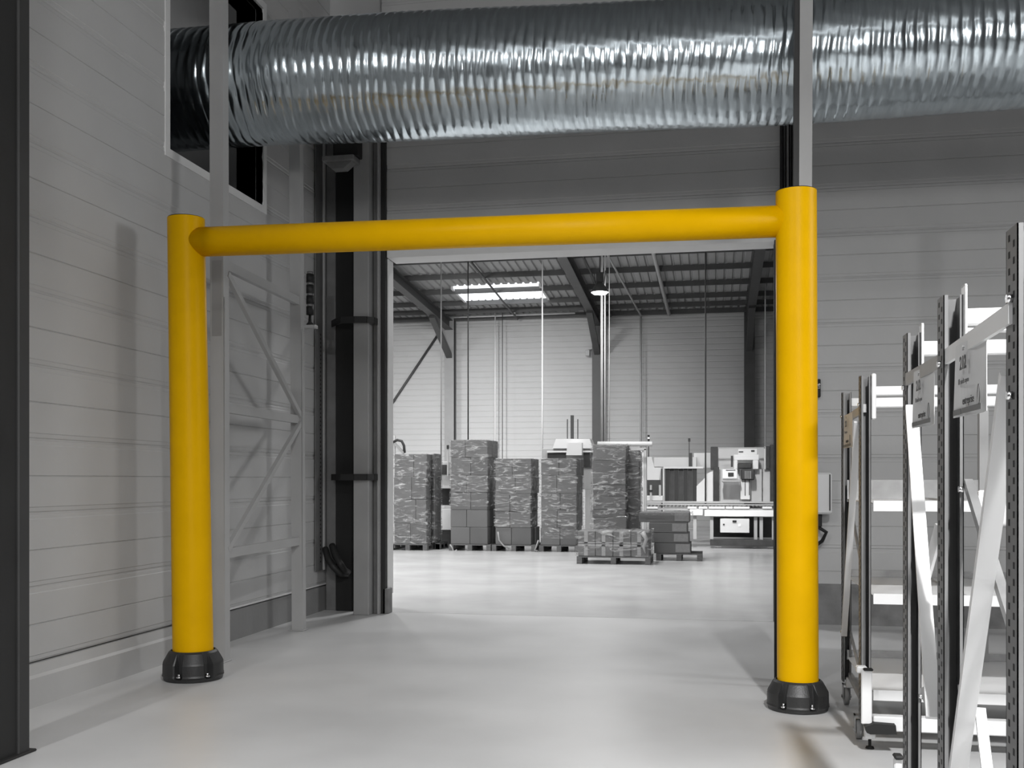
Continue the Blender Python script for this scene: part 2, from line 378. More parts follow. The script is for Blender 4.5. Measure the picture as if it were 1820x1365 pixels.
for px, y, r, m, zb, lb in drops:
    p = W(px, Y=y); top = zr(y) + .0; r *= .72
    mb = MB().tube([(p.x, y, zb), (p.x, y, top)], r, 6)
    if px == 1073: mb = MB().tube([(p.x - .04, y, zb), (p.x - .04, y, top)], .022, 6).tube([(p.x + .035, y, zb), (p.x + .035, y, top)], .022, 6)
    tag(mb.build('drop_pipe' if 'pipe' in lb else 'drop_cable', m), lb, 'pipe' if 'pipe' in lb else 'cable')
# wall loudspeaker
p = W(1045, 628, Y=YF - .15); t = thing('wall_camera', p, 'small grey device on the far wall left of the middle column', 'camera')
MB().cbox(p.x - .07, p.x + .07, p.y - .15, p.y, p.z - .1, p.z + .1).build('housing', 'mgrey', t); MB().bar((p.x, p.y, p.z + .1), (p.x + .25, p.y, p.z + .14), .04, .04).build('bracket', 'hallsteel', t)
# pendant high-bay lamp
L = W(1066, 520, Y=24.0)
t = thing('pendant_lamp', L, 'lit high-bay pendant lamp hanging from the far hall roof', 'lamp')
def lathe(prof, n=32, c=(0, 0, 0)):
    m = MB(); vs = [(c[0] + r * math.cos(2 * math.pi * k / n), c[1] + r * math.sin(2 * math.pi * k / n), c[2] + z) for r, z in prof for k in range(n)]
    m.add(vs, [(i * n + k, i * n + (k + 1) % n, (i + 1) * n + (k + 1) % n, (i + 1) * n + k) for i in range(len(prof) - 1) for k in range(n)], True); return m
lathe([(.20, 0), (.17, .09), (.10, .18), (.07, .22), (.07, .24), (.001, .245)], 28, L).build('reflector', 'mdark', t)
lathe([(.19, .02), (.15, -.03), (.001, -.05)], 28, L).build('bulb', 'glow', t)
MB().cbox(L.x - .08, L.x + .08, L.y - .06, L.y + .06, L.z + .24, L.z + .46).build('ballast_box', 'mdark', t)
MB().bar((L.x - .1, L.y, L.z + .2), (L.x - .13, L.y, L.z + .5), .02, .02).build('bracket', 'mdark', t); MB().bar((L.x + .1, L.y, L.z + .2), (L.x + .13, L.y, L.z + .5), .02, .02).build('bracket', 'mdark', t)
MB().tube([(L.x, L.y, L.z + .46), (L.x + .02, L.y, zr(24) - .1)], .015, 6).build('cable', 'mdark', t)
bulb('pendant_glow', (L.x, L.y, L.z - .15), .15, 160)

# ------------------------------------------------------------------ duct
def build_duct():
    x0, x1 = -8.6, 6.4; nx = 1150; na = 112; xs = np.linspace(x0, x1, nx)
    # irregular ridge spacing
    ph = np.cumsum(.75 + .5 * np.random.rand(nx)); ph = ph / ph[-1] * ((x1 - x0) / .088) * 2 * np.pi
    ang = np.linspace(0, 2 * np.pi, na, endpoint=False)
    A, B = np.meshgrid(ang, xs); P = np.repeat(ph[:, None], na, 1)
    wob = .9 * np.sin(2 * A + .7 * B) + .6 * np.sin(5 * A + 2.1 * B + 1) + A * 1.0 + .12 * np.sin(9 * A + 3.3 * B)
    rid = np.abs(np.sin((P + wob) / 2)) ** .6
    amp = .0085 * (1 + .35 * np.sin(B * 7.3) * np.sin(3 * A + B))
    rn = .002 * np.sin(23 * A + 37 * B) * np.sin(9 * A - 51 * B)
    zc = np.interp(B, [-4.2, .2], [5.43, 5.31]); R = np.interp(B, [-4.2, .2], [.568, .552]) + .008 * np.sin(B * 1.7) + amp * (rid - .6) + rn
    X = B; Y = 9.5 + R * np.cos(A); Z = zc + R * np.sin(A)
    co = np.stack([X, Y, Z], -1).reshape(-1, 3).astype(np.float32)
    me = bpy.data.meshes.new('flexible_duct'); me.vertices.add(nx * na); me.vertices.foreach_set('co', co.ravel())
    i = np.arange(nx - 1)[:, None] * na; k = np.arange(na)[None, :]; k2 = (k + 1) % na
    f = np.stack([i + k, i + k2, i + na + k2, i + na + k], -1).reshape(-1, 4); nf = len(f)
    me.loops.add(nf * 4); me.loops.foreach_set('vertex_index', f.ravel().astype(np.int32))
    me.polygons.add(nf); me.polygons.foreach_set('loop_start', np.arange(nf, dtype=np.int32) * 4)
    me.polygons.foreach_set('use_smooth', np.ones(nf, bool)); me.update(); me.validate()
    me.materials.append(M['duct']); return link('flexible_duct', me)
duct = build_duct(); tag(duct, 'large corrugated silver foil ventilation duct under the ceiling', 'duct')

# ------------------------------------------------------------------ yellow height portal
dR, dL = 7.32, 8.44
pR, pL = W(1418, D=dR), W(343.5, D=dL); pR.z = pL.z = 0
port = thing('height_limit_portal', ((pR.x + pL.x) / 2, (pR.y + pL.y) / 2, 0), 'yellow round-tube height limit portal on black bases before the doorway', 'barrier')
def post(p, top, r, rtop, lean):
    q = p + Vector((lean * cs, lean * sn, top)); u = p + Vector((0, 0, .14)); m = MB(); m.tube([u, u.lerp(q, .985), q], [r, rtop + (r - rtop) * .015, rtop], 64, False)
    o = m.build('post', 'yellow', port)
    m = MB().tube([q - Vector((0, 0, .02)), q + Vector((0, 0, .006))], [rtop - .004, rtop - .004], 48); m.build('end_cap', 'dark', port); return q
qR = post(pR, 3.615, .141, .140, -.012); qL = post(pL, 3.705, .160, .146, -.058)
hR, hL = 3.412, 3.515
bR = pR.lerp(qR, hR / 3.615); bL = pL.lerp(qL, hL / 3.705); bR.z = hR; bL.z = hL
MB().tube([bL, bL.lerp(bR, .5), bR], [.117, .114, .110], 56).build('crossbeam', 'yellow', port)
def foot(p, s, view):
    prof = [(.150, .262), (.158, .262), (.172, .245), (.208, .165), (.213, .150), (.214, .060), (.218, .045), (.210, .030), (.205, .004), (.17, 0)]
    prof = [(r * s, z * s * .80) for r, z in prof]; n = 144; vs = []
    base_ang = math.atan2(-p.y, -p.x)
    for j, (r, z) in enumerate(prof):
        for k in range(n):
            a = 2 * math.pi * k / n; rel = ((a - base_ang - math.pi / 6) % (math.pi / 3)); dd = min(rel, math.pi / 3 - rel); rr = r
            g = math.radians(6.5)
            if 2 <= j <= 6: 
                t_ = max(0, min(1, (g + .03 - dd) / .03)); rr = r * (1 - t_) + min(r, .168 * s) * t_
            # flats between grooves
            vs.append((p.x + rr * math.cos(a), p.y + rr * math.sin(a), z))
    m = MB(); m.add(vs, [(i * n + k, i * n + (k + 1) % n, (i + 1) * n + (k + 1) % n, (i + 1) * n + k) for i in range(len(prof) - 1) for k in range(n)], False)
    o = m.build('base_collar', 'base', port)
    for k in range(6):
        a = base_ang + math.pi / 6 + k * math.pi / 3; c = Vector((p.x + .19 * s * math.cos(a), p.y + .19 * s * math.sin(a), .036 * s))
        MB().tube([c, c + Vector((0, 0, .012))], .022 * s, 16).tube([c + Vector((0, 0, .012)), c + Vector((0, 0, .03))], .012 * s, 6).build('bolt', 'chrome', o)
foot(pR, .99, 0); foot(pL, 1.12, 0)

# ------------------------------------------------------------------ dark column at the left edge
t = thing('steel_column', (-4.1, 5.4, 0), 'dark steel column at the left edge of the picture', 'column')
MB().cbox(-4.26, -3.95, 5.40, 5.50, 0, ZC).build('flange', 'dark2', t)
MB().box(-4.12, -3.965, 5.24, 5.40, 0, ZC).build('web', 'dark', t)
MB().cbox(-4.26, -3.965, 5.18, 5.25, 0, ZC).build('flange', 'dark', t)
MB().cbox(-4.30, -3.93, 5.14, 5.54, 0, .015).build('base_plate', 'dark', t)

# ------------------------------------------------------------------ ladder frame by the left wall
t = thing('ladder_frame', (-4.25, 8.6, 0), 'grey painted ladder frame standing beside the left wall behind the portal', 'frame')
xn1 = -4.205; xn0 = xn1 - .125; yn0, yn1 = 8.50, 8.61
xf1 = -4.285; xf0 = xf1 - .12; yf0, yf1 = 10.46, 10.56
def lip_post(x0, x1, y0, y1, lean):
    m = MB(); q = 6.6
    vs = [(x0, y0, 0), (x1, y0, 0), (x1, y1, 0), (x0, y1, 0)]; vs += [(a + lean, b, q) for a, b, _ in vs]
    m.add(vs, [(0, 3, 2, 1), (4, 5, 6, 7), (0, 1, 5, 4), (1, 2, 6, 5), (2, 3, 7, 6), (3, 0, 4, 7)])
    m.box(x1 - .002, x1 + .004, y0 + .002, y0 + .018, .02, 3.2)
    return m
lip_post(xn0, xn1, yn0, yn1, -.02).build('upright', 'post', t); lip_post(xf0, xf1, yf0, yf1, -.04).build('upright', 'post', t)
xm = -4.27
for z in (3.5, 2.24, .95): MB().bar((xn1 - .05, yn1 - .01, z), (xf1 - .06, yf0 + .01, z), .05, .085).build('rung', 'post', t)
for za, zb in ((3.42, 2.28), (.98, 2.2)): MB().bar((xn1 - .02, yn1 - .02, za), (xf1 - .03, yf0 + .01, zb), .04, .055).build('diagonal_brace', 'post', t)
MB().cbox(xn0 - .03, xn1 + .005, yn0 - .03, yn1 + .03, 0, .012).build('foot_plate', 'post', t); MB().cbox(xf0 - .03, xf1 + .02, yf0 - .03, yf1 + .03, 0, .012).build('foot_plate', 'post', t)
MB().box(xn0 + .01, xn0 + .1, yn0 - .004, yn0, 2.86, 3.52).build('identification_plate', 'colm', t)

# ------------------------------------------------------------------ corner: column, channel, dark recess, cables
t = thing('door_column', (-4.1, 11.9, 0), 'grey door column left of the doorway', 'column')
a = W(628, Y=11.82).x; b = W(655, Y=11.82).x
MB().cbox(a, b, 11.82, 12.04, 0, 6.9).build('shaft', 'colm', t)
a2 = W(672, Y=11.98).x
MB().cbox(b + .005, a2, 11.98, 12.2, 0, 6.9).build('guide_rail', 'rack', t); MB().cbox(a2, a2 + .03, 11.93, 12.1, 0, 6.9).build('guide_lip', 'colm', t)
MB().cbox(a2 + .03, DX0 - .008, 11.99, 12.2, 0, 6.9).build('seal', 'dark', t)
a0 = W(597, Y=12.15).x; b0 = W(630, Y=12.15).x
tag(MB().cbox(a0, b0, 12.15, 12.3, 0, W(610, 295, Y=12.15).z).build('dark_recess', 'black'), 'tall black strip standing in for the dark recess left of the door column', 'recess')  # black box stands in for the dark gap in the corner
tag(MB().cbox(max(W(579, Y=12.2).x, XL + .02), W(597, Y=12.2).x, 12.2, 12.34, 0, 6.9).build('corner_profile', 'rack'), 'dark grey upright profile in the corner beside the black strip', 'profile')
e1 = W(575.5, X=XL + .03)
t = thing('cable_trunking', (XL + .04, e1.y, 0), 'pale perforated cable trunking running up the left wall corner', 'trunking')
MB().cbox(XL + .001, XL + .045, e1.y - .02, e1.y + .03, .5, 6.5).build('cover', 'post', t)
MB().box(XL + .02, XL + .03, e1.y - .26, e1.y - .04, .5, 6.5).build('backing', 'rack', t)
sl = MB()
for i in range(56): sl.box(XL + .029, XL + .033, e1.y - .12, e1.y - .10, .6 + i * .05, .62 + i * .05)
o = sl.build('slot', 'black', t); o['kind'] = 'stuff'
# straps round the column
for py, nm in ((570, 'upper'), (848, 'lower')):
    pts = []
    for px, yy in ((590, 12.1), (596, 11.95), (606, 11.80), (630, 11.76), (652, 11.77), (664, 11.83), (670, 11.93), (672, 12.0)):
        v = W(px, Y=yy); pts.append((v.x, yy, W(px, py, Y=11.85).z))
    m = MB()
    for u, v in zip(pts[:-1], pts[1:]): m.bar(u, v, .02, .075)
    tag(m.build('column_strap', 'dark'), 'black strap around the door column, %s of two' % nm, 'strap')
# valve-like bracket below the duct
p = W(606, 283, Y=11.7); t = thing('duct_bracket', p, 'dusty dark motor bracket under the duct above the black strip', 'bracket')
MB().cbox(p.x - .2, p.x + .19, p.y - .1, p.y + .2, p.z - .04, p.z + .02).build('shelf', 'concrete', t)
MB().cbox(p.x - .08, p.x + .22, p.y - .05, p.y + .2, p.z + .02, p.z + .28).build('motor', 'black', t)
MB().prism([(p.x - .17, p.z - .04), (p.x + .15, p.z - .04), (p.x + .05, p.z - .12), (p.x - .1, p.z - .12)], p.y - .05, p.y + .1, 'y').build('gusset', 'concrete', t)
# cable loops at the floor
for k, (o1, lb) in enumerate(((0, 'thick black cable loop on the corner floor, the nearer'), (.07, 'thick black cable loop on the corner floor, the farther'))):
    pts = [W(578 + 12 * k, 975 - 6 * k, Y=12.1), W(583 + 14 * k, 993 - 5 * k, Y=12.0), W(593 + 12 * k, 1008 - 6 * k, Y=11.95), W(606 + 6 * k, 1020 - 6 * k, Y=12.0), W(617 + 2 * k, 1021 - 4 * k, Y=12.1)]
    sm = []
    for i in range(len(pts) - 1):
        for j in range(4): sm.append(pts[i].lerp(pts[i + 1], j / 4))
    sm.append(pts[-1]); tag(MB().tube(sm, .04, 10).build('cable_loop', 'dark'), lb, 'cable')
# signal tower
p = W(551, 575, X=XL + .12)
t = thing('signal_tower', p, 'unlit black stacked signal light on a bracket by the left wall corner', 'signal light')
z0 = p.z; 
MB().cbox(XL, p.x + .08, p.y - .05, p.y + .05, z0 - .06, z0 - .02).build('bracket', 'post', t)
MB().tube([(p.x, p.y, z0 - .02), (p.x, p.y, z0 + .02), (p.x, p.y, z0 + .1)], [.05, .02, .015], 12).build('stem', 'black', t)
for i in range(4):
    zz = z0 + .1 + i * .125; MB().tube([(p.x, p.y, zz), (p.x, p.y, zz + .095)], .043, 20).build('lamp_module', 'black' if i != 2 else 'dark', t)
    MB().tube([(p.x, p.y, zz + .095), (p.x, p.y, zz + .125)], .036, 20).build('module_ring', 'rack', t)

# ------------------------------------------------------------------ right column and guard
p = W(1427, Y=8.55)
t = thing('steel_column', (p.x, 8.6, 0), 'pale steel column rising behind the right yellow post past the duct', 'column')
a, b = W(1416, Y=8.5).x, W(1439, Y=8.5).x
def lean_box(x0, x1, y0, y1, z0, z1, lean):
    vs = [(x0, y0, z0), (x1, y0, z0), (x1, y1, z0), (x0, y1, z0)]; vs += [(a_ + lean, b_, z1) for a_, b_, _ in vs]
    return MB().add(vs, [(0, 3, 2, 1), (4, 5, 6, 7), (0, 1, 5, 4), (1, 2, 6, 5), (2, 3, 7, 6), (3, 0, 4, 7)])
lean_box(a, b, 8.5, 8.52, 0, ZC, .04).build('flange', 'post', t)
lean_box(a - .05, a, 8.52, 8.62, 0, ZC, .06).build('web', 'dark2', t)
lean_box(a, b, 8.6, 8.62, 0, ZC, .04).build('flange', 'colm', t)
MB().cbox(a - .08, b + .03, 8.46, 8.68, 0, .015).build('base_plate', 'dark', t)
a, b = W(1376.5, Y=8.3).x, W(1392, Y=8.3).x
tag(lean_box(a, b, 8.3, 8.36, 0, 3.45, 0).build('guard_profile', 'black'), 'slim black upright profile just left of the right yellow post', 'profile')
t = thing('door_track', (.8, 12, 0), 'dark ribbed door track on the rear wall behind the right yellow post', 'track')
a, b = W(1387, Y=11.95).x, W(1414, Y=11.95).x
for i in range(5):
    u = a + (b - a) * i / 5; MB().cbox(u, u + (b - a) / 5 - .008, 11.93 + (.02 if i % 2 else 0), 12.05, DZ + .13 if i == 0 else 0, 7.6).build('rail', ('black', 'dark2', 'rack', 'dark', 'dark2')[i], t)
# right wall fittings
p = W(1455, 690, Y=12.0); t = thing('wall_sign', p, 'small black sign on the rear wall right of the portal', 'sign')
MB().cbox(p.x - .12, p.x + .02, p.y - .02, p.y + .04, p.z - .1, p.z + .1).build('plate', 'black', t)
text('1/6', Vector((p.x - .0, p.y - .022, p.z + .02)), .05, 'pink', t, R_FRONT @ Matrix.Rotation(math.pi / 2, 3, 'Z'))
p = W(1452, 877, Y=11.8); x1 = W(1479, Y=11.8).x; z0, z1 = W(1452, 914, Y=11.8).z, W(1452, 840, Y=11.8).z
t = thing('control_cabinet', (p.x, 11.9, z0), 'pale grey control box on the rear wall behind the right yellow post', 'cabinet')
MB().cbox(p.x - .2, x1, 11.8, 12.05, z0, z1, .02).build('housing', 'trimw', t); MB().box(x1 - .03, x1 - .018, 11.795, 11.82, z0 + .04, z1 - .02).build('door_gap', 'black', t)
MB().cbox(p.x - .06, p.x + .06, 11.86, 12.05, z0 - .14, z0 - .0).build('plug', 'black', t)
q = W(1462, 975, Y=11.9); tag(MB().tube([(p.x, 11.9, z0 - .13), (q.x + .04, 11.9, z0 - .2), (q.x, 11.95, q.z + .08), (q.x - .1, 11.98, q.z)], .02, 8).build('cable', 'black'), 'black cable hanging below the grey control box', 'cable')

# ------------------------------------------------------------------ mobile racks on the right
def upright(parent, x, y, z0, z1, wd=.06, dp=.095):
    """open channel: x,y = front left corner; open towards -Y"""
    th = .003; poly = [(x, y), (x + .012, y), (x + .012, y + th), (x + th, y + th), (x + th, y + dp - th), (x + wd - th, y + dp - th), (x + wd - th, y + th), (x + wd - .012, y + th), (x + wd - .012, y), (x + wd, y), (x + wd, y + dp), (x, y + dp)]
    m = MB()
    for (a, b, c_, d_) in ((x, x + th, y, y + dp), (x + wd - th, x + wd, y, y + dp), (x, x + wd, y + dp - th, y + dp), (x, x + .014, y, y + th), (x + wd - .012, x + wd, y, y + th)):
        m.box(a, b, c_, d_, z0, z1)
    o = m.build('upright', 'rack', parent)
    s = MB(); n = int((z1 - z0) / .04)
    for i in range(n):
        for j, (yy, oo) in enumerate(((.022, 0), (.062, .02))):
            zz = z0 + .02 + i * .04 + oo; s.box(x - .0008, x + .0005, y + yy, y + yy + .012, zz, zz + .016)
    so = s.build('slot', 'black', o); so['kind'] = 'stuff'
    return o
def bolt(parent, x, y, z):
    MB().tube([(x - .012, y, z), (x + .002, y, z)], .011, 6).build('bolt', 'chrome', parent)
def caster(parent, x, y, brake=False):
    w_ = MB().tube([(x - .016, y, .062), (x + .016, y, .062)], .06, 24).build('caster_wheel', 'colm', parent)
    MB().box(x - .026, x - .02, y - .03, y + .03, .04, .15).box(x + .02, x + .026, y - .03, y + .03, .04, .15).box(x - .026, x + .026, y - .035, y + .035, .142, .15).tube([(x - .035, y, .062), (x + .035, y, .062)], .012, 8).build('fork', 'galv', w_)
    return w_
def banner(x, y0, y1, z0, z1, label):
    t = thing('location_sign', (x, (y0 + y1) / 2, z1), label, 'sign', 'location signs on the racks')
    n = 14; m = MB(); vs = []
    for s_ in (0, .0015):
        for i in range(n + 1):
            u = i / n
            for v in (0, 1):
                bend = .010 * math.sin(u * 5) * (1 - v * .7); vs.append((x + bend + s_, y0 + (y1 - y0) * u, z0 + (z1 - z0) * v))
    k = 2 * (n + 1); fs = []
    for s_ in (0, 1):
        fs += [(s_ * k + 2 * i, s_ * k + 2 * i + 2, s_ * k + 2 * i + 3, s_ * k + 2 * i + 1) for i in range(n)]
    for i in range(n): fs += [(2 * i, 2 * i + 2, k + 2 * i + 2, k + 2 * i), (2 * i + 1, 2 * i + 3, k + 2 * i + 3, k + 2 * i + 1)]
    fs += [(0, 1, k + 1, k), (2 * n, 2 * n + 1, k + 2 * n + 1, k + 2 * n)]
    m.add(vs, fs); m.build('sheet', 'paper', t)
    yc = (y0 + y1) / 2; h = z1 - z0; wd = y1 - y0; xf = x - .012
    text('212', Vector((xf, yc + wd * .12, z0 + h * .70)), h * .25, 'ink', t, R_LEFT, bold=.001)
    text('lot', Vector((xf, yc + wd * .10, z0 + h * .90)), h * .10, 'ink2', t, R_LEFT)
    text('■ stock rayon', Vector((xf, yc + wd * .1, z0 + h * .46)), h * .10, 'ink2', t, R_LEFT)
    text('entreprise', Vector((xf, yc - wd * .06, z0 + h * .19)), h * .15, 'ink', t, R_LEFT)
    text('()', Vector((xf, yc - wd * .40, z0 + h * .24)), h * .28, 'ink', t, R_LEFT)
    MB().box(xf, xf + .002, y0 + wd * .03, y0 + wd * .66, z0 + .006, z0 + .022).box(xf, xf + .002, y0 + wd * .70, y1 - wd * .02, z0 + .006, z0 + .022).build('bottom_stripe', 'ink2', t)
    return t
# farthest trolley with shelves (A)
A = thing('shelf_trolley', (.95, 7.2, 0), 'white shelf trolley on casters, the farthest of the mobile racks', 'trolley', 'mobile racks')
xa1 = W(1497, Y=7.75).x; xa2 = W(1530, Y=6.5).x
upright(A, xa1, 7.72, .17, 2.22, .058); upright(A, xa2, 6.5, .17, 2.22, .058)
MB().bar((xa1 + .03, 7.74, 2.03), (xa2 + .03, 6.56, 2.03), .02, .05).build('top_bar', 'galv', A)
MB().bar((W(1524, Y=6.6).x, 6.6, 1.95), (W(1500, Y=7.72).x, 7.72, .50), .04, .02).build('diagonal_brace', 'trimw', A)
MB().bar((xa1 + .05, 7.7, .52), (xa2 + .05, 6.6, .28), .012, .04).build('diagonal_brace', 'galv', A)
MB().bar((xa1 + .05, 7.7, 1.42), (xa2 + .05, 6.6, .9), .012, .04).build('diagonal_brace', 'galv', A)
MB().bar((xa1 + .05, 7.7, .22), (xa2 + .05, 6.55, .22), .03, .04).build('side_rail', 'galv', A)
XE = 3.1
MB().cbox(xa2 + .055, XE, 6.5, 6.53, 2.10, 2.155).cbox(xa2 + .06, xa2 + .085, 6.48, 6.53, 1.96, 2.23).cbox(xa2 + .055, XE, 6.52, 6.54, 2.03, 2.09).build('beam', 'white', A)
MB().cbox(xa1 + .058, XE, 7.74, 7.77, 2.12, 2.18).build('beam', 'trimw', A)
for zs, nm in ((1.465, 1), (.915, 2), (.345, 3)):
    m = MB(); m.box(xa2 + .07, XE, 6.5, 7.75, zs - .004, zs); m.box(xa2 + .07, XE, 6.49, 6.5, zs - .05, zs + .012); m.box(xa2 + .07, XE, 7.75, 7.76, zs - .02, zs + .02)
    for xx in (1.45, 2.15, 2.85): m.box(xx, xx + .004, 6.5, 7.75, zs, zs + .012)
    o = m.build('shelf', 'white', A); MB().box(xa2 + .07, XE, 7.735, 7.749, zs + .001, zs + (.135 if nm == 1 else .05)).build('rear_upstand', 'galv', o)
MB().cbox(xa2 + .06, XE, 6.42, 6.5, .13, .215).build('base_rail', 'white', A)
MB().cbox(xa2 + .06, XE, 7.7, 7.76, .13, .2).build('base_rail', 'trimw', A)
MB().cbox(xa2 - .01, xa2 + .05, 6.40, 6.42, .17, .49).cbox(xa2 - .03, xa2 + .03, 6.44, 6.5, .46, .50).build('corner_plate', 'white', A)
MB().cbox(xa2 + .0, xa2 + .055, 6.38, 6.42, .485, .50).build('plate_cap', 'black', A)
MB().box(W(1741, Y=7.7).x, W(1757, Y=7.7).x, 7.7, 7.76, .15, 2.1).build('rear_upright', 'post', A)
caster(A, xa1 + .03, 7.77); c2 = caster(A, W(1526, Y=6.76).x, 6.76)
xp = W(1537, Y=6.45).x
m = MB().prism([(xp - .01, .165), (xp + .04, .185), (xp + .16, .18), (xp + .165, .128), (xp + .02, .122), (xp - .0, .13)], 6.36, 6.43, 'y'); m.build('brake_pedal', 'black', A)
xq = W(1545, Y=6.55).x
MB().cbox(xq - .03, xq + .03, 6.5, 6.56, .06, .13).build('foot_block', 'white', A); MB().tube([(xq, 6.53, .0), (xq, 6.53, .012), (xq, 6.53, .014), (xq, 6.53, .06)], [.026, .022, .009, .009], 12).build('levelling_foot', 'black', A)
bolt(A, xa1, 7.77, 2.05); bolt(A, xa2, 6.55, 2.05); bolt(A, xa1, 7.77, .52)
banner(.893, 7.2, 7.62, 1.82, 2.05, 'white number sign on the farthest mobile rack, mostly edge-on')
# middle trolley (B) : U3 to the near upright
xb = .785; yb0 = 4.50
B_ = thing('frame_trolley', (xb, 4.1, 0), 'tall grey perforated rack frame with white brace, middle of the mobile racks', 'trolley', 'mobile racks')
upright(B_, W(1612, Y=4.5).x, 4.5, .17, 2.20, .056)
u3 = W(1612, Y=4.5).x
MB().cbox(u3 + .054, u3 + .058, 4.47, 4.53, 2.0, 2.235).build('beam_plate', 'white', B_)
MB().cbox(u3 + .058, XE, 4.5, 4.53, 2.105, 2.165).build('beam', 'white', B_)
MB().bar((W(1619, Y=4.5).x, 4.49, 1.90), (W(1659, Y=3.72).x, 3.72, .80), .046, .02).build('diagonal_brace', 'white', B_)
MB().bar((u3 + .0, 4.5, 2.01), (W(1685, Y=3.72).x, 3.72, 2.01), .012, .05).build('top_bar', 'galv', B_)
MB().bar((u3 + .06, 4.5, .72), (u3 + .2, 4.3, .86), .012, .06).build('knee_brace', 'galv', B_)
MB().bar((W(1644, Y=4.4).x, 4.4, 1.2), (W(1670, Y=4.3).x, 4.3, 1.42), .012, .05).build('knee_brace', 'trimw', B_)
MB().cbox(u3 - .02, XE, 4.48, 4.52, .12, .18).build('base_rail', 'white', B_)
caster(B_, u3 + .03, 4.53)
bolt(B_, u3 - .0, 4.55, 1.98); bolt(B_, u3 + .055, 4.49, 1.35); bolt(B_, u3 + .055, 4.49, .72)
p = W(1595, 1342, Y=4.4); MB().cbox(p.x - .015, p.x + .015, 4.38, 4.41, .18, p.z - .01).build('post_stub', 'trimw', B_); MB().cbox(p.x - .017, p.x + .019, 4.36, 4.42, p.z - .01, p.z + .005).build('stub_cap', 'black', B_); MB().cbox(p.x - .015, u3 + .02, 4.42, 4.5, .15, .19).build('stub_arm', 'trimw', B_)
banner(.765, 3.93, 4.30, 1.80, 2.02, 'white number sign on the middle mobile rack')
# nearest trolley (C): U4 and U5
u4 = W(1677, Y=3.6).x; u5 = W(1808, Y=2.62).x
C_ = thing('frame_trolley', (u4, 3.2, 0), 'tall grey perforated rack frame with crossed white braces, the nearest at the right edge', 'trolley', 'mobile racks')
upright(C_, u4, 3.6, .17, 2.20, .062); upright(C_, u5, 2.62, .17, 2.20, .062)
MB().cbox(u4 + .060, u4 + .066, 3.57, 3.63, 1.95, 2.23).build('beam_plate', 'white', C_)
MB().cbox(u4 + .066, XE, 3.60, 3.63, 2.10, 2.155).cbox(u4 + .066, XE, 3.60, 3.62, 2.075, 2.092).build('beam', 'white', C_)
MB().bar((W(1683, Y=3.6).x, 3.6, 2.0), (W(1797, Y=2.66).x, 2.66, 1.995), .012, .05).build('top_bar', 'trimw', C_)
MB().bar((W(1798, Y=2.74).x, 2.74, 1.86), (W(1692, Y=3.58).x, 3.58, .52), .052, .025).build('diagonal_brace', 'trimw', C_)
MB().bar((u4 + .075, 3.6, 1.59), (u5 + .06, 2.75, 1.12), .025, .03).build('diagonal_brace', 'galv', C_)
MB().bar((W(1742, Y=3.4).x, 3.4, .90), (W(1792, Y=2.8).x, 2.8, .42), .03, .02).build('diagonal_brace', 'trimw', C_)
MB().cbox(1.0, 1.7, 4.3, 4.33, 1.425, 1.56).build('deep_beam', 'white', C_)
MB().cbox(u4, XE, 3.58, 3.62, .12, .18).build('base_rail', 'white', C_)
for xx, yy in ((u4 + .03, 3.64), (u5 + .03, 2.67)): caster(C_, xx, yy)
bolt(C_, u4 + .055, 3.59, 1.57); bolt(C_, u4 - .0, 3.64, 1.98); bolt(C_, u4 + .055, 3.59, .93); bolt(C_, u5 - .002, 2.66, 2.03); bolt(C_, u5 - .002, 2.66, 1.80)
banner(.712, 2.98, 3.33, 1.785, 2.0, 'white number 212 sign on the nearest mobile rack')

# ------------------------------------------------------------------ pallets and cartons in the far hall
def pallet(x0, x1, y0, depth, label, h=.144):
    t = thing('pallet', ((x0 + x1) / 2, y0 + depth / 2, 0), label, 'pallet', 'wooden pallets in the far hall')
    n = 5; wd = x1 - x0
    for i in range(n):
        y = y0 + (depth - .1) * i / (n - 1); MB().box(x0, x1, y, y + .1, h - .022, h).build('deck_board', 'wood', t)
    for i in range(3):
        x = x0 + (wd - .1) * i / 2; MB().box(x, x + .1, y0, y0 + depth, 0, .022).build('bottom_board', 'wood', t)
        for j in range(3):
            y = y0 + (depth - .14) * j / 2; MB().box(x, x + .1, y, y + .14, .022, h - .044).build('block', 'wood', t)
        MB().box(x, x + .1, y0, y0 + depth, h - .044, h - .022).build('stringer', 'wood', t)
    return t
ORD = ['lowest', 'second', 'third', 'fourth', 'fifth', 'sixth']
def carton(x0, x1, y0, y1, z0, z1, label, group, m='carton', tape=False):
    t = MB().cbox(x0 + .004, x1 - .004, y0 + .004, y1 - .004, z0 + .002, z1 - .002, .008).build('carton', m); tag(t, label, 'carton', group)
    if tape:
        MB().box((x0 + x1) / 2 - .035, (x0 + x1) / 2 + .035, y0 + .001, y0 + .004, z0 + .02, z1 - .01).build('tape', 'tape', t)
    return t
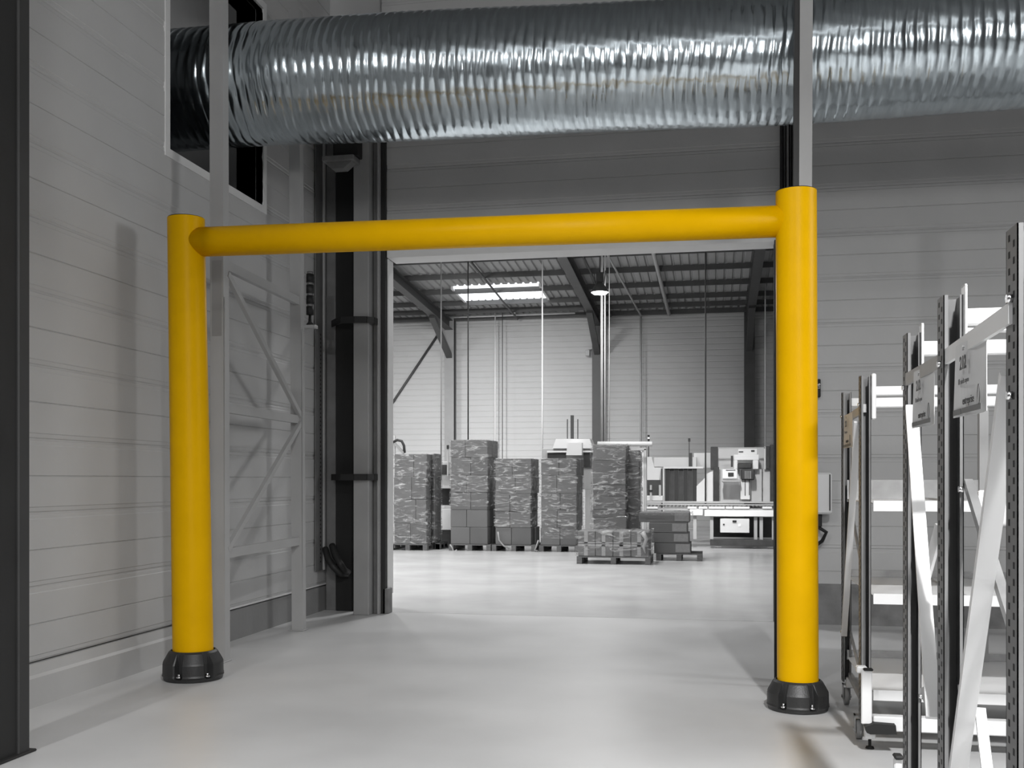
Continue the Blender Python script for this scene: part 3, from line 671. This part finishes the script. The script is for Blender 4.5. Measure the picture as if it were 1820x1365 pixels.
def stack(nm, pxl, pxr, ppx, rows, Y, splits, depth, zpal=.144, jit=.012, side='right'):
    """rows = pixel heights of the row boundaries bottom..top; splits = fraction of first carton's width per row"""
    xl, xr = W(pxl, Y=Y).x, W(pxr, Y=Y).x
    pallet(W(ppx[0], Y=Y - .03).x, W(ppx[1], Y=Y - .03).x, Y - .03, depth + .1, 'wooden pallet under the %s' % nm)
    zs = [zpal] + [W(pxl, r, Y=Y).z for r in rows[1:]]
    for i in range(len(zs) - 1):
        j = random.uniform(-jit, jit); a, b = xl + j, xr + j; s = a + (b - a) * splits[i]; jy = random.uniform(0, .03)
        w_ = ORD[i] + ' row'; g = 'cartons of the %s' % nm
        carton(a, s, Y + jy, Y + depth * .5, zs[i], zs[i + 1], 'grey carton, front left, %s of the %s' % (w_, nm), g, tape=False)
        carton(s, b, Y + jy * .5, Y + depth * .5, zs[i], zs[i + 1], 'grey carton, front right, %s of the %s' % (w_, nm), g, 'carton' if i % 2 else 'carton2')
        carton(s - .05, b + random.uniform(-.02, .03), Y + depth * .5, Y + depth, zs[i], zs[i + 1], 'grey carton, rear right, %s of the %s' % (w_, nm), g, 'carton')
    return xl, xr, zs
def film(x0, x1, y0, y1, z0, z1, label, amp=.02, seed=0):
    """wrinkled stretch film wound round a stack: open tube of quads"""
    rs = np.random.RandomState(seed); n = 44; mz = 26; per = []
    c = [(x0, y0), (x1, y0), (x1, y1), (x0, y1)]
    for i in range(4):
        a, b = c[i], c[(i + 1) % 4]
        for k in range(n // 4): u = k / (n // 4); per.append((a[0] + (b[0] - a[0]) * u, a[1] + (b[1] - a[1]) * u))
    n = len(per); cx, cy = (x0 + x1) / 2, (y0 + y1) / 2; vs = []
    for j in range(mz + 1):
        for k, (px, py) in enumerate(per):
            r = 1 + (amp * (rs.rand()) + .012) / .45; vs.append((cx + (px - cx) * r, cy + (py - cy) * r, z0 + (z1 - z0) * j / mz))
    m = MB(); m.add(vs, [(j * n + k, j * n + (k + 1) % n, (j + 1) * n + (k + 1) % n, (j + 1) * n + k) for j in range(mz) for k in range(n)], True)
    return tag(m.build('stretch_film', 'film'), label, 'film')
Y2 = 23.05
xl, xr, zs = stack('tallest carton stack', 801, 867, (798, 872), (968, 937, 906, 875, 845, 813, 782), Y2, (.52, .44, .55, .43, .54, .40), 1.05)
film(xl, xr, Y2, Y2 + 1.05, 1.0, zs[-1] + .01, 'clear stretch film around the tallest carton stack', seed=2)
xl, xr, zs = stack('stack right of the tallest', 880, 944, (874, 952), (970, 938, 909, 877, 847, 815), Y2, (.45, .42, .42, .55, .47), 1.0)
film(xl, xr, Y2, Y2 + 1.0, .55, zs[-1] + .01, 'clear stretch film around the stack right of the tallest', seed=3)
xl, xr, zs = stack('fourth stack from the left', 961, 1025, (958, 1029), (970, 938, 907, 877, 845, 815), Y2, (.55, .45, .54, .44, .5), 1.1)
film(xl, xr, Y2, Y2 + 1.1, .3, zs[-1] + .01, 'clear stretch film around the fourth stack from the left', seed=4)
# leftmost stack, partly behind the door jamb
Y1 = 22.9
xl, xr, zs = stack('leftmost carton stack', 700, 758, (690, 759), (971, 930, 888, 848, 807), Y1, (.5, .68, .55, .6), 1.0)
film(xl, xr, Y1, Y1 + 1.0, .15, zs[-1] + .01, 'clear stretch film around the leftmost carton stack', amp=.05, seed=5)
for i in range(4):
    a, b = W(759, Y=Y1 + .9).x, W(782, Y=Y1 + .9).x + .12 * 0
    carton(xr + .06, b + .02, Y1 + .35, Y1 + .95, zs[i] + .02, zs[i + 1] + .02, 'grey carton, %s row of the narrow stack beside the leftmost' % ORD[i], 'cartons of the narrow stack', 'carton2')
film(xr + .05, b + .03, Y1 + .33, Y1 + .98, .15, zs[-1] + .02, 'clear stretch film around the narrow stack beside the leftmost', amp=.05, seed=6)
pallet(xr + .08, b + .12, Y1 + .45, .8, 'wooden pallet under the narrow stack beside the leftmost', .144)
# loose film tails
for (pts, lb) in ((((800, 968), (804, 974), (806, 981), (812, 982)), 'loose film tail on the floor left of the tallest stack'),
                  (((885, 945), (887, 960), (895, 970), (905, 975)), 'loose film tail in front of the stack right of the tallest'),
                  (((957, 960), (953, 972), (950, 978), (956, 983)), 'loose film tail left of the fourth stack')):
    m = MB(); v = [W(a, b_, Y=Y2 - .08) for a, b_ in pts]; v[-1].z = max(v[-1].z, .02); m.tube(v, .018, 6); tag(m.build('film_tail', 'tape'), lb, 'film')
# low near pallet with long taped cartons
Y6 = 19.85; xl, xr = W(1027, Y=Y6).x, W(1153, Y=Y6).x; zt = W(1090, 944, Y=Y6).z
pallet(W(1025, Y=Y6 - .02).x, W(1156, Y=Y6 - .02).x, Y6 - .02, .95, 'wooden pallet under the low taped cartons, nearest of all')
zm = (zt + .144) / 2
names = ['first from the left', 'second from the left', 'third from the left', 'fourth from the left']
for r, (za, zb) in enumerate(((.144, zm), (zm, zt))):
    for i in range(4):
        a = xl + (xr - xl) * i / 4; b = xl + (xr - xl) * (i + 1) / 4
        t = carton(a, b, Y6, Y6 + .85, za, zb, 'taped carton, %s, %s row on the nearest low pallet' % (names[i], ('lower', 'upper')[r]), 'taped cartons on the nearest pallet', 'carton')
        MB().box(a + .12, a + .19, Y6 + .001, Y6 + .004, za + .01, zb - .01).build('tape', 'tape', t)
        MB().box(a + .005, b - .005, Y6 + .001, Y6 + .0035, (zb - .05) if r == 0 else za + .005, (zb - .005) if r == 0 else za + .03).build('tape', 'tape', t)
film(xl, xr, Y6, Y6 + .85, .15, zt + .02, 'clear stretch film around the low taped cartons', amp=.03, seed=9)
o = MB().tube([W(1142, 946, Y=Y6 - .05), W(1149, 958, Y=Y6 - .07), W(1144, 972, Y=Y6 - .06), W(1147, 984, Y=Y6 - .05)], [.05, .04, .03, .01], 8).build('film_bunch', 'tape'); tag(o, 'bunched white film at the right end of the low taped cartons', 'film')
# wrapped stack behind it
Y5 = 21.6; xl, xr = W(1053, Y=Y5).x, W(1112, Y=Y5).x
rows5 = (945, 920, 906, 882, 862, 840, 818, 790)
pallet(xl - .03, xr + .35, Y5 - .02, 1.0, 'wooden pallet under the glossy wrapped stack')
prev = .144
for i in range(1, len(rows5)):
    z1 = W(1070, rows5[i], Y=Y5).z
    j = random.uniform(-.02, .02)
    if i == 1: z0 = .144
    carton(xl + j, xr + j, Y5, Y5 + .9, prev, z1, 'wide flat carton, %s layer of the glossy wrapped stack' % (['lowest', 'second', 'third', 'fourth', 'fifth', 'sixth', 'top'][i - 1]), 'cartons of the glossy wrapped stack', 'carton' if i % 2 else 'carton2')
    prev = z1
film(xl, xr, Y5, Y5 + .9, .2, prev + .01, 'glossy crumpled stretch film around the wrapped stack', amp=.07, seed=11)
a, b = W(1112, Y=Y5 + .3).x, W(1136, Y=Y5 + .3).x
for i, (ya, yb) in enumerate(((945, 900), (870, 830), (830, 800))):
    carton(a + .03, b, Y5 + .3, Y5 + .85, W(1120, ya, Y=Y5 + .3).z if i else .144, W(1120, yb, Y=Y5 + .3).z if i != 0 else W(1120, 870, Y=Y5 + .3).z, 'narrow carton, %s layer behind the glossy wrapped stack' % ORD[i], 'narrow cartons right of the wrapped stack', 'carton')
film(a, b + .02, Y5 + .28, Y5 + .88, .2, W(1120, 800, Y=Y5 + .3).z, 'crumpled stretch film on the narrow cartons', amp=.06, seed=12)
# low stack right
Y7 = 20.9; pallet(W(1166, Y=Y7).x, W(1248, Y=Y7).x, Y7, .9, 'wooden pallet under the low stack of flat cartons')
lay = ((1162, 1228, 983, 965, 'lowest'), (1157, 1225, 965, 947, 'second'), (1153, 1222, 947, 929, 'third'), (1135, 1226, 927, 911, 'top'))
prev = .144
for i, (pa, pb, ya, yb, nm) in enumerate(lay):
    z1 = W(1190, yb, Y=Y7).z; xa, xb = W(pa, Y=Y7).x, W(pb, Y=Y7).x
    t = carton(xa, xb, Y7 + (0 if i < 3 else .1), Y7 + .8, prev, z1, 'flat grey carton, %s layer of the low stack right' % nm, 'flat cartons on the low stack', 'carton2' if i < 3 else 'carton')
    MB().box(xb - .3, xb - .02, Y7 - .002 + (0 if i < 3 else .1), Y7 + .003 + (0 if i < 3 else .1), prev + .03, z1 - .02).build('paper_label', 'label', t)
    prev = z1
film(W(1135, Y=Y7).x, W(1226, Y=Y7).x, Y7 + .05, Y7 + .85, .9, prev + .02, 'crumpled film on top of the low flat cartons', amp=.05, seed=15)

# ------------------------------------------------------------------ machines
def RB(mb, p0, p1, q0, q1, Y, dp, c=None):
    a, b = W(p0, Y=Y), W(p1, Y=Y); zt, zb = W((p0 + p1) / 2, q0, Y=Y).z, W((p0 + p1) / 2, q1, Y=Y).z
    if zb < .03: zb = 0
    if c: mb.cbox(a.x, b.x, Y, Y + dp, zb, zt, c)
    else: mb.box(a.x, b.x, Y, Y + dp, zb, zt)
    return mb
def part(parent, name, m, rects, label=None):
    mb = MB()
    for r in rects: RB(mb, *r)
    return mb.build(name, m, parent, label)
YM = 25.2
cv = thing('roller_conveyor', (W(1300, Y=YM).x, YM, 0), 'long white sided roller conveyor in front of the machines at right', 'conveyor')
part(cv, 'side_beam', 'mwhite', [(1252, 1400, 907, 918, YM - .3, .05, .006)])
part(cv, 'side_beam', 'mwhite', [(1226, 1249, 905, 916, YM - .3, .05, .006)])
part(cv, 'guard_rail', 'mgrey', [(1136, 1400, 891, 894, YM - .15, .04), (1136, 1400, 896, 898, YM - .25, .03)])
for a, b in ((1149, 1169), (1222, 1238), (1242, 1257), (1260, 1288), (1290, 1302), (1304, 1332), (1355, 1372), (1134, 1141)): part(cv, 'white_panel', 'mwhite', [(a, b, 900.5, 904, YM - .28, .04)])
part(cv, 'bed', 'mgrey', [(1140, 1400, 904, 907, YM - .25, .6)])
o = MB(); xx = W(1140, Y=YM).x
while xx < 2.2: o.tube([(xx, YM - .2, W(1200, 899, Y=YM).z), (xx, YM + .4, W(1200, 899, Y=YM).z)], .022, 6); xx += .09
o = o.build('rollers', 'galv', cv); o['kind'] = 'stuff'
for a in (1232, 1262, 1340, 1350, 1372): part(cv, 'leg', 'mgrey', [(a, a + 6, 917, 962 if a > 1240 else 958, YM - .2, .1)])
part(cv, 'under_frame', 'mdark', [(1268, 1380, 919, 955, YM + .45, .1)])
cb = thing('control_box', (W(1305, Y=YM - .35).x, YM, 0), 'light grey control box hanging under the conveyor', 'control box'); part(cb, 'housing', 'mlight', [(1280, 1332, 922, 947, YM - .36, .25, .01)])
part(cb, 'handle', 'black', [(1302, 1309, 925, 928, YM - .39, .03)]); part(cb, 'knob', 'mdark', [(1285, 1288, 931, 933, YM - .38, .02)]); part(cb, 'warning_label', 'mwhite', [(1312, 1317, 931, 936, YM - .37, .01)])
tag(part(None, 'floor_channel', 'mdark', [(1262, 1376, 959, 970, YM - .3, .25, .01)]), 'long black base box on the floor under the conveyor', 'base')
# palletiser / packing machine at right
YK = 26.2
pm = thing('packing_machine', (W(1310, Y=YK).x, YK, 0), 'grey packing machine with dark posts and grey panels behind the conveyor', 'machine')
part(pm, 'post', 'mdark', [(1263, 1276, 794, 835, YK, .2, .01)]); part(pm, 'post', 'mdark', [(1268, 1278, 830, 892, YK - .05, .2, .01)])
part(pm, 'post', 'mdark', [(1361, 1368, 793, 834, YK, .2, .01)]); part(pm, 'post', 'mdark', [(1369, 1376, 790, 892, YK - .05, .2, .01)])
part(pm, 'top_rail', 'mgrey', [(1276, 1360, 795, 797, YK, .04)]); part(pm, 'pale_post', 'mlight', [(1358, 1361, 794, 834, YK, .05)])
part(pm, 'rear_panel', 'mlight', [(1277, 1358, 797, 834, YK + .5, .03)])
for a, b in ((1280, 1315), (1316, 1332), (1333, 1354), (1356, 1370)): part(pm, 'lower_panel', 'mlight', [(a, b, 834, 893, YK + .1, .05, .006)])
hd = part(pm, 'head', 'mwhite', [(1304, 1349, 808, 818, YK - .1, .4, .01), (1312, 1346, 798, 808, YK - .08, .35, .01), (1304, 1311, 818, 834, YK - .1, .3, .01), (1338, 1348, 818, 834, YK - .1, .3, .01)])
part(hd, 'mark', 'mdark', [(1313, 1321, 802, 804, YK - .09, .01), (1335, 1341, 800, 803, YK - .09, .01), (1299, 1303, 810, 830, YK - .12, .02)])
part(pm, 'roller_head', 'mdark', [(1311, 1336, 823, 833, YK - .2, .2, .02)])
part(pm, 'motor', 'mdark', [(1317, 1341, 834, 853, YK - .3, .25, .02)]); 
for i in range(4): part(pm, 'cooling_fin', 'mgrey', [(1324 + i * 3.2, 1325.2 + i * 3.2, 837, 851, YK - .33, .03)])
cl = part(pm, 'chute', 'mwhite', [(1316, 1333, 853, 888, YK - .2, .15, .01)]); part(cl, 'slot', 'mdark', [(1323.6, 1325, 853, 881, YK - .21, .01), (1331, 1332.4, 853, 880, YK - .21, .01)])
ct = part(pm, 'touch_panel', 'mwhite', [(1284, 1311, 834, 851, YK - .55, .3, .015)]); part(ct, 'screen', 'screen', [(1294, 1304, 840, 847, YK - .56, .01)]); part(ct, 'strip', 'mdark', [(1290, 1307, 835, 836.3, YK - .56, .01)])
part(pm, 'touch_panel_tray', 'mgrey', [(1283, 1316, 852, 857, YK - .5, .3, .01)])
# wing panel with sloped edge
m = MB(); a = lambda px, py, Y=YK - .3: (W(px, Y=Y).x, W(px, py, Y=Y).z)
m.prism([a(1238, 892), a(1238, 864), a(1252, 850), a(1256, 842), a(1264, 838), a(1267, 838), a(1267, 892)], YK - .3, YK - .2, 'y'); m.build('wing_panel', 'mlight', pm)
# curtain machine
cu = thing('strip_curtain_machine', (W(1215, Y=YK).x, YK, 0), 'grey hooded machine with dark strip curtain behind the conveyor', 'machine')
for i in range(7):
    a_ = 1182 + i * 8.1; part(cu, 'curtain_strip', 'mdark' if i % 2 else 'dark2', [(a_, a_ + 7.9, 833, 891, YK + (.03 if i % 2 else 0), .03)])
part(cu, 'top_rail', 'mlight', [(1179, 1250, 829.5, 833, YK - .05, .2, .006)])
part(cu, 'side_post', 'mlight', [(1178, 1180, 833, 975, YK - .05, .1)]); part(cu, 'side_post', 'hallsteel', [(1175, 1178, 833, 975, YK, .1)])
part(cu, 'hood', 'mlight', [(1162, 1238, 813, 830, YK + .5, .5, .01)]); part(cu, 'hood_end', 'mlight', [(1231, 1238, 812, 830, YK + .4, .5, .01)])
part(cu, 'white_cabinet', 'mwhite', [(1233, 1263, 805, 832, YK + 1.0, .4, .01)])
part(cu, 'mast', 'hallsteel', [(1224.2, 1225.6, 781, 806, YK + .45, .03), (1223, 1227, 779, 785, YK + .44, .06), (1224, 1230, 805, 829, YK + .42, .05)])
m = MB(); a = lambda px, py, Y=YK + .1: (W(px, Y=Y).x, W(px, py, Y=Y).z); m.prism([a(1150, 853), a(1150, 812), a(1158, 812), a(1163, 831), a(1175, 831), a(1172, 853)], YK + .1, YK + .2, 'y'); m.build('side_guard', 'mlight', cu)
part(cu, 'lower_box', 'mdark', [(1150, 1174, 853, 882, YK + .1, .2)]); part(cu, 'drip_tray', 'mlight', [(1149, 1178, 881, 890, YK - .2, .3, .01)])
part(cu, 'pipe_upright', 'mgrey', [(1155, 1158.5, 862, 890, YK - .25, .04), (1171, 1175, 862, 882, YK - .2, .04)]); part(cu, 'pipe_collar', 'black', [(1153, 1160, 871, 873.5, YK - .28, .05)])
# frame gate near wrapped stack
gt = thing('lift_gate', (W(1146, Y=23.8).x, 23.8, 0), 'pale upright lift frame with a long horizontal arm behind the wrapped stack', 'machine')
part(gt, 'upright', 'mgrey', [(1144, 1149, 797, 980, 24.0, .12, .01)]); part(gt, 'upright', 'mlight', [(1141, 1144, 804, 980, 24.0, .1)])
part(gt, 'crosshead', 'mgrey', [(1120, 1149, 796, 800, 24.0, .1)]); part(gt, 'crosshead_rail', 'mlight', [(1122, 1141, 801, 803.5, 24.0, .1)])
p, q = W(1062, 789, Y=23.6), W(1159, 789, Y=23.6); MB().tube([p, q], .055, 14).build('arm', 'mlight', gt)
part(gt, 'signal_lamp', 'black', [(1151, 1154.5, 773, 777, 24.1, .05), (1151, 1154.5, 780, 786, 24.1, .05)]); part(gt, 'signal_lamp_lens', 'mwhite', [(1151, 1154.5, 777, 780, 24.1, .05)])
part(gt, 'mast', 'black', [(1152, 1153.6, 786, 812, 24.1, .03)])
# machine with white hood behind fourth stack
hm = thing('hooded_machine', (W(1015, Y=26.5).x, 26.5, 0), 'white hooded machine standing behind the fourth carton stack', 'machine')
a = lambda px, py, Y=26.5: (W(px, Y=Y).x, W(px, py, Y=Y).z)
MB().prism([a(982, 797), a(988, 780), a(1048, 780), a(1054, 797)], 26.5, 27.2, 'y').build('hood', 'mwhite', hm)
part(hm, 'body', 'mgrey', [(964, 1056, 797, 870, 26.6, .6, .01)]); part(hm, 'white_rail', 'mwhite', [(972, 1056, 801, 804, 26.5, .05)]); part(hm, 'dark_opening', 'mdark', [(973, 1006, 805, 814, 26.55, .04)]); part(hm, 'dark_opening', 'mdark', [(1037, 1052, 805, 830, 26.55, .04)])
MB().prism([a(1006, 809, 26.2), a(1009, 787, 26.2), a(1034, 787, 26.2), a(1034, 809, 26.2)], 26.2, 26.45, 'y').build('display_housing', 'mwhite', hm)
part(hm, 'frame', 'mgrey', [(964, 972, 870, 966, 26.6, .1), (1040, 1056, 870, 966, 26.6, .1)])
for px, y0_ in ((1007.5, 745), (1026, 745)): part(hm, 'mast', 'hallsteel', [(px, px + 1.6, y0_, 780, 26.8, .03)])
part(hm, 'lift_column', 'hallsteel', [(1014, 1019, 738, 780, 26.8, .1)])
# machine on the left between stacks
lm = thing('small_machine', (W(790, Y=25.2).x, 25.2, 0), 'white and grey machine seen between the two left stacks', 'machine')
part(lm, 'cabinet', 'mwhite', [(778, 806, 904, 942, 25.2, .5, .01)]); part(lm, 'table', 'mlight', [(776, 806, 863, 868, 25.0, .6)]); part(lm, 'window', 'mdark', [(778, 806, 868, 898, 25.3, .3)])
part(lm, 'tower', 'mgrey', [(780, 806, 844, 862, 25.3, .3)]); part(lm, 'door', 'mlight', [(781, 797, 820, 844, 25.3, .25, .02)]); part(lm, 'door_window', 'mdark', [(785, 794, 826, 843, 25.28, .03)])
part(lm, 'plinth', 'mdark', [(778, 806, 943, 966, 25.2, .5)]); part(lm, 'mast', 'mlight', [(794.5, 796.5, 798, 846, 25.2, .04)]); part(lm, 'mast_lamp', 'mdark', [(793.8, 797.2, 791, 798, 25.18, .06)])
# hose arm top left
p = [W(699, 786, Y=25.5), W(706, 782, Y=25.5), W(714, 784, Y=25.5), W(718, 792, Y=25.5), W(719, 805, Y=25.5)]
t = thing('hose_arm', p[0], 'dark curved hose arm above the leftmost carton stack', 'hose'); MB().tube(p, .035, 8).build('hose', 'mdark', t); MB().bar(W(701, 788, Y=25.5), W(718, 806, Y=25.5), .06, .06).build('arm', 'mgrey', t); MB().bar(W(701, 774, Y=25.55), W(701, 971, Y=25.55), .05, .05).build('support', 'mlight', t)
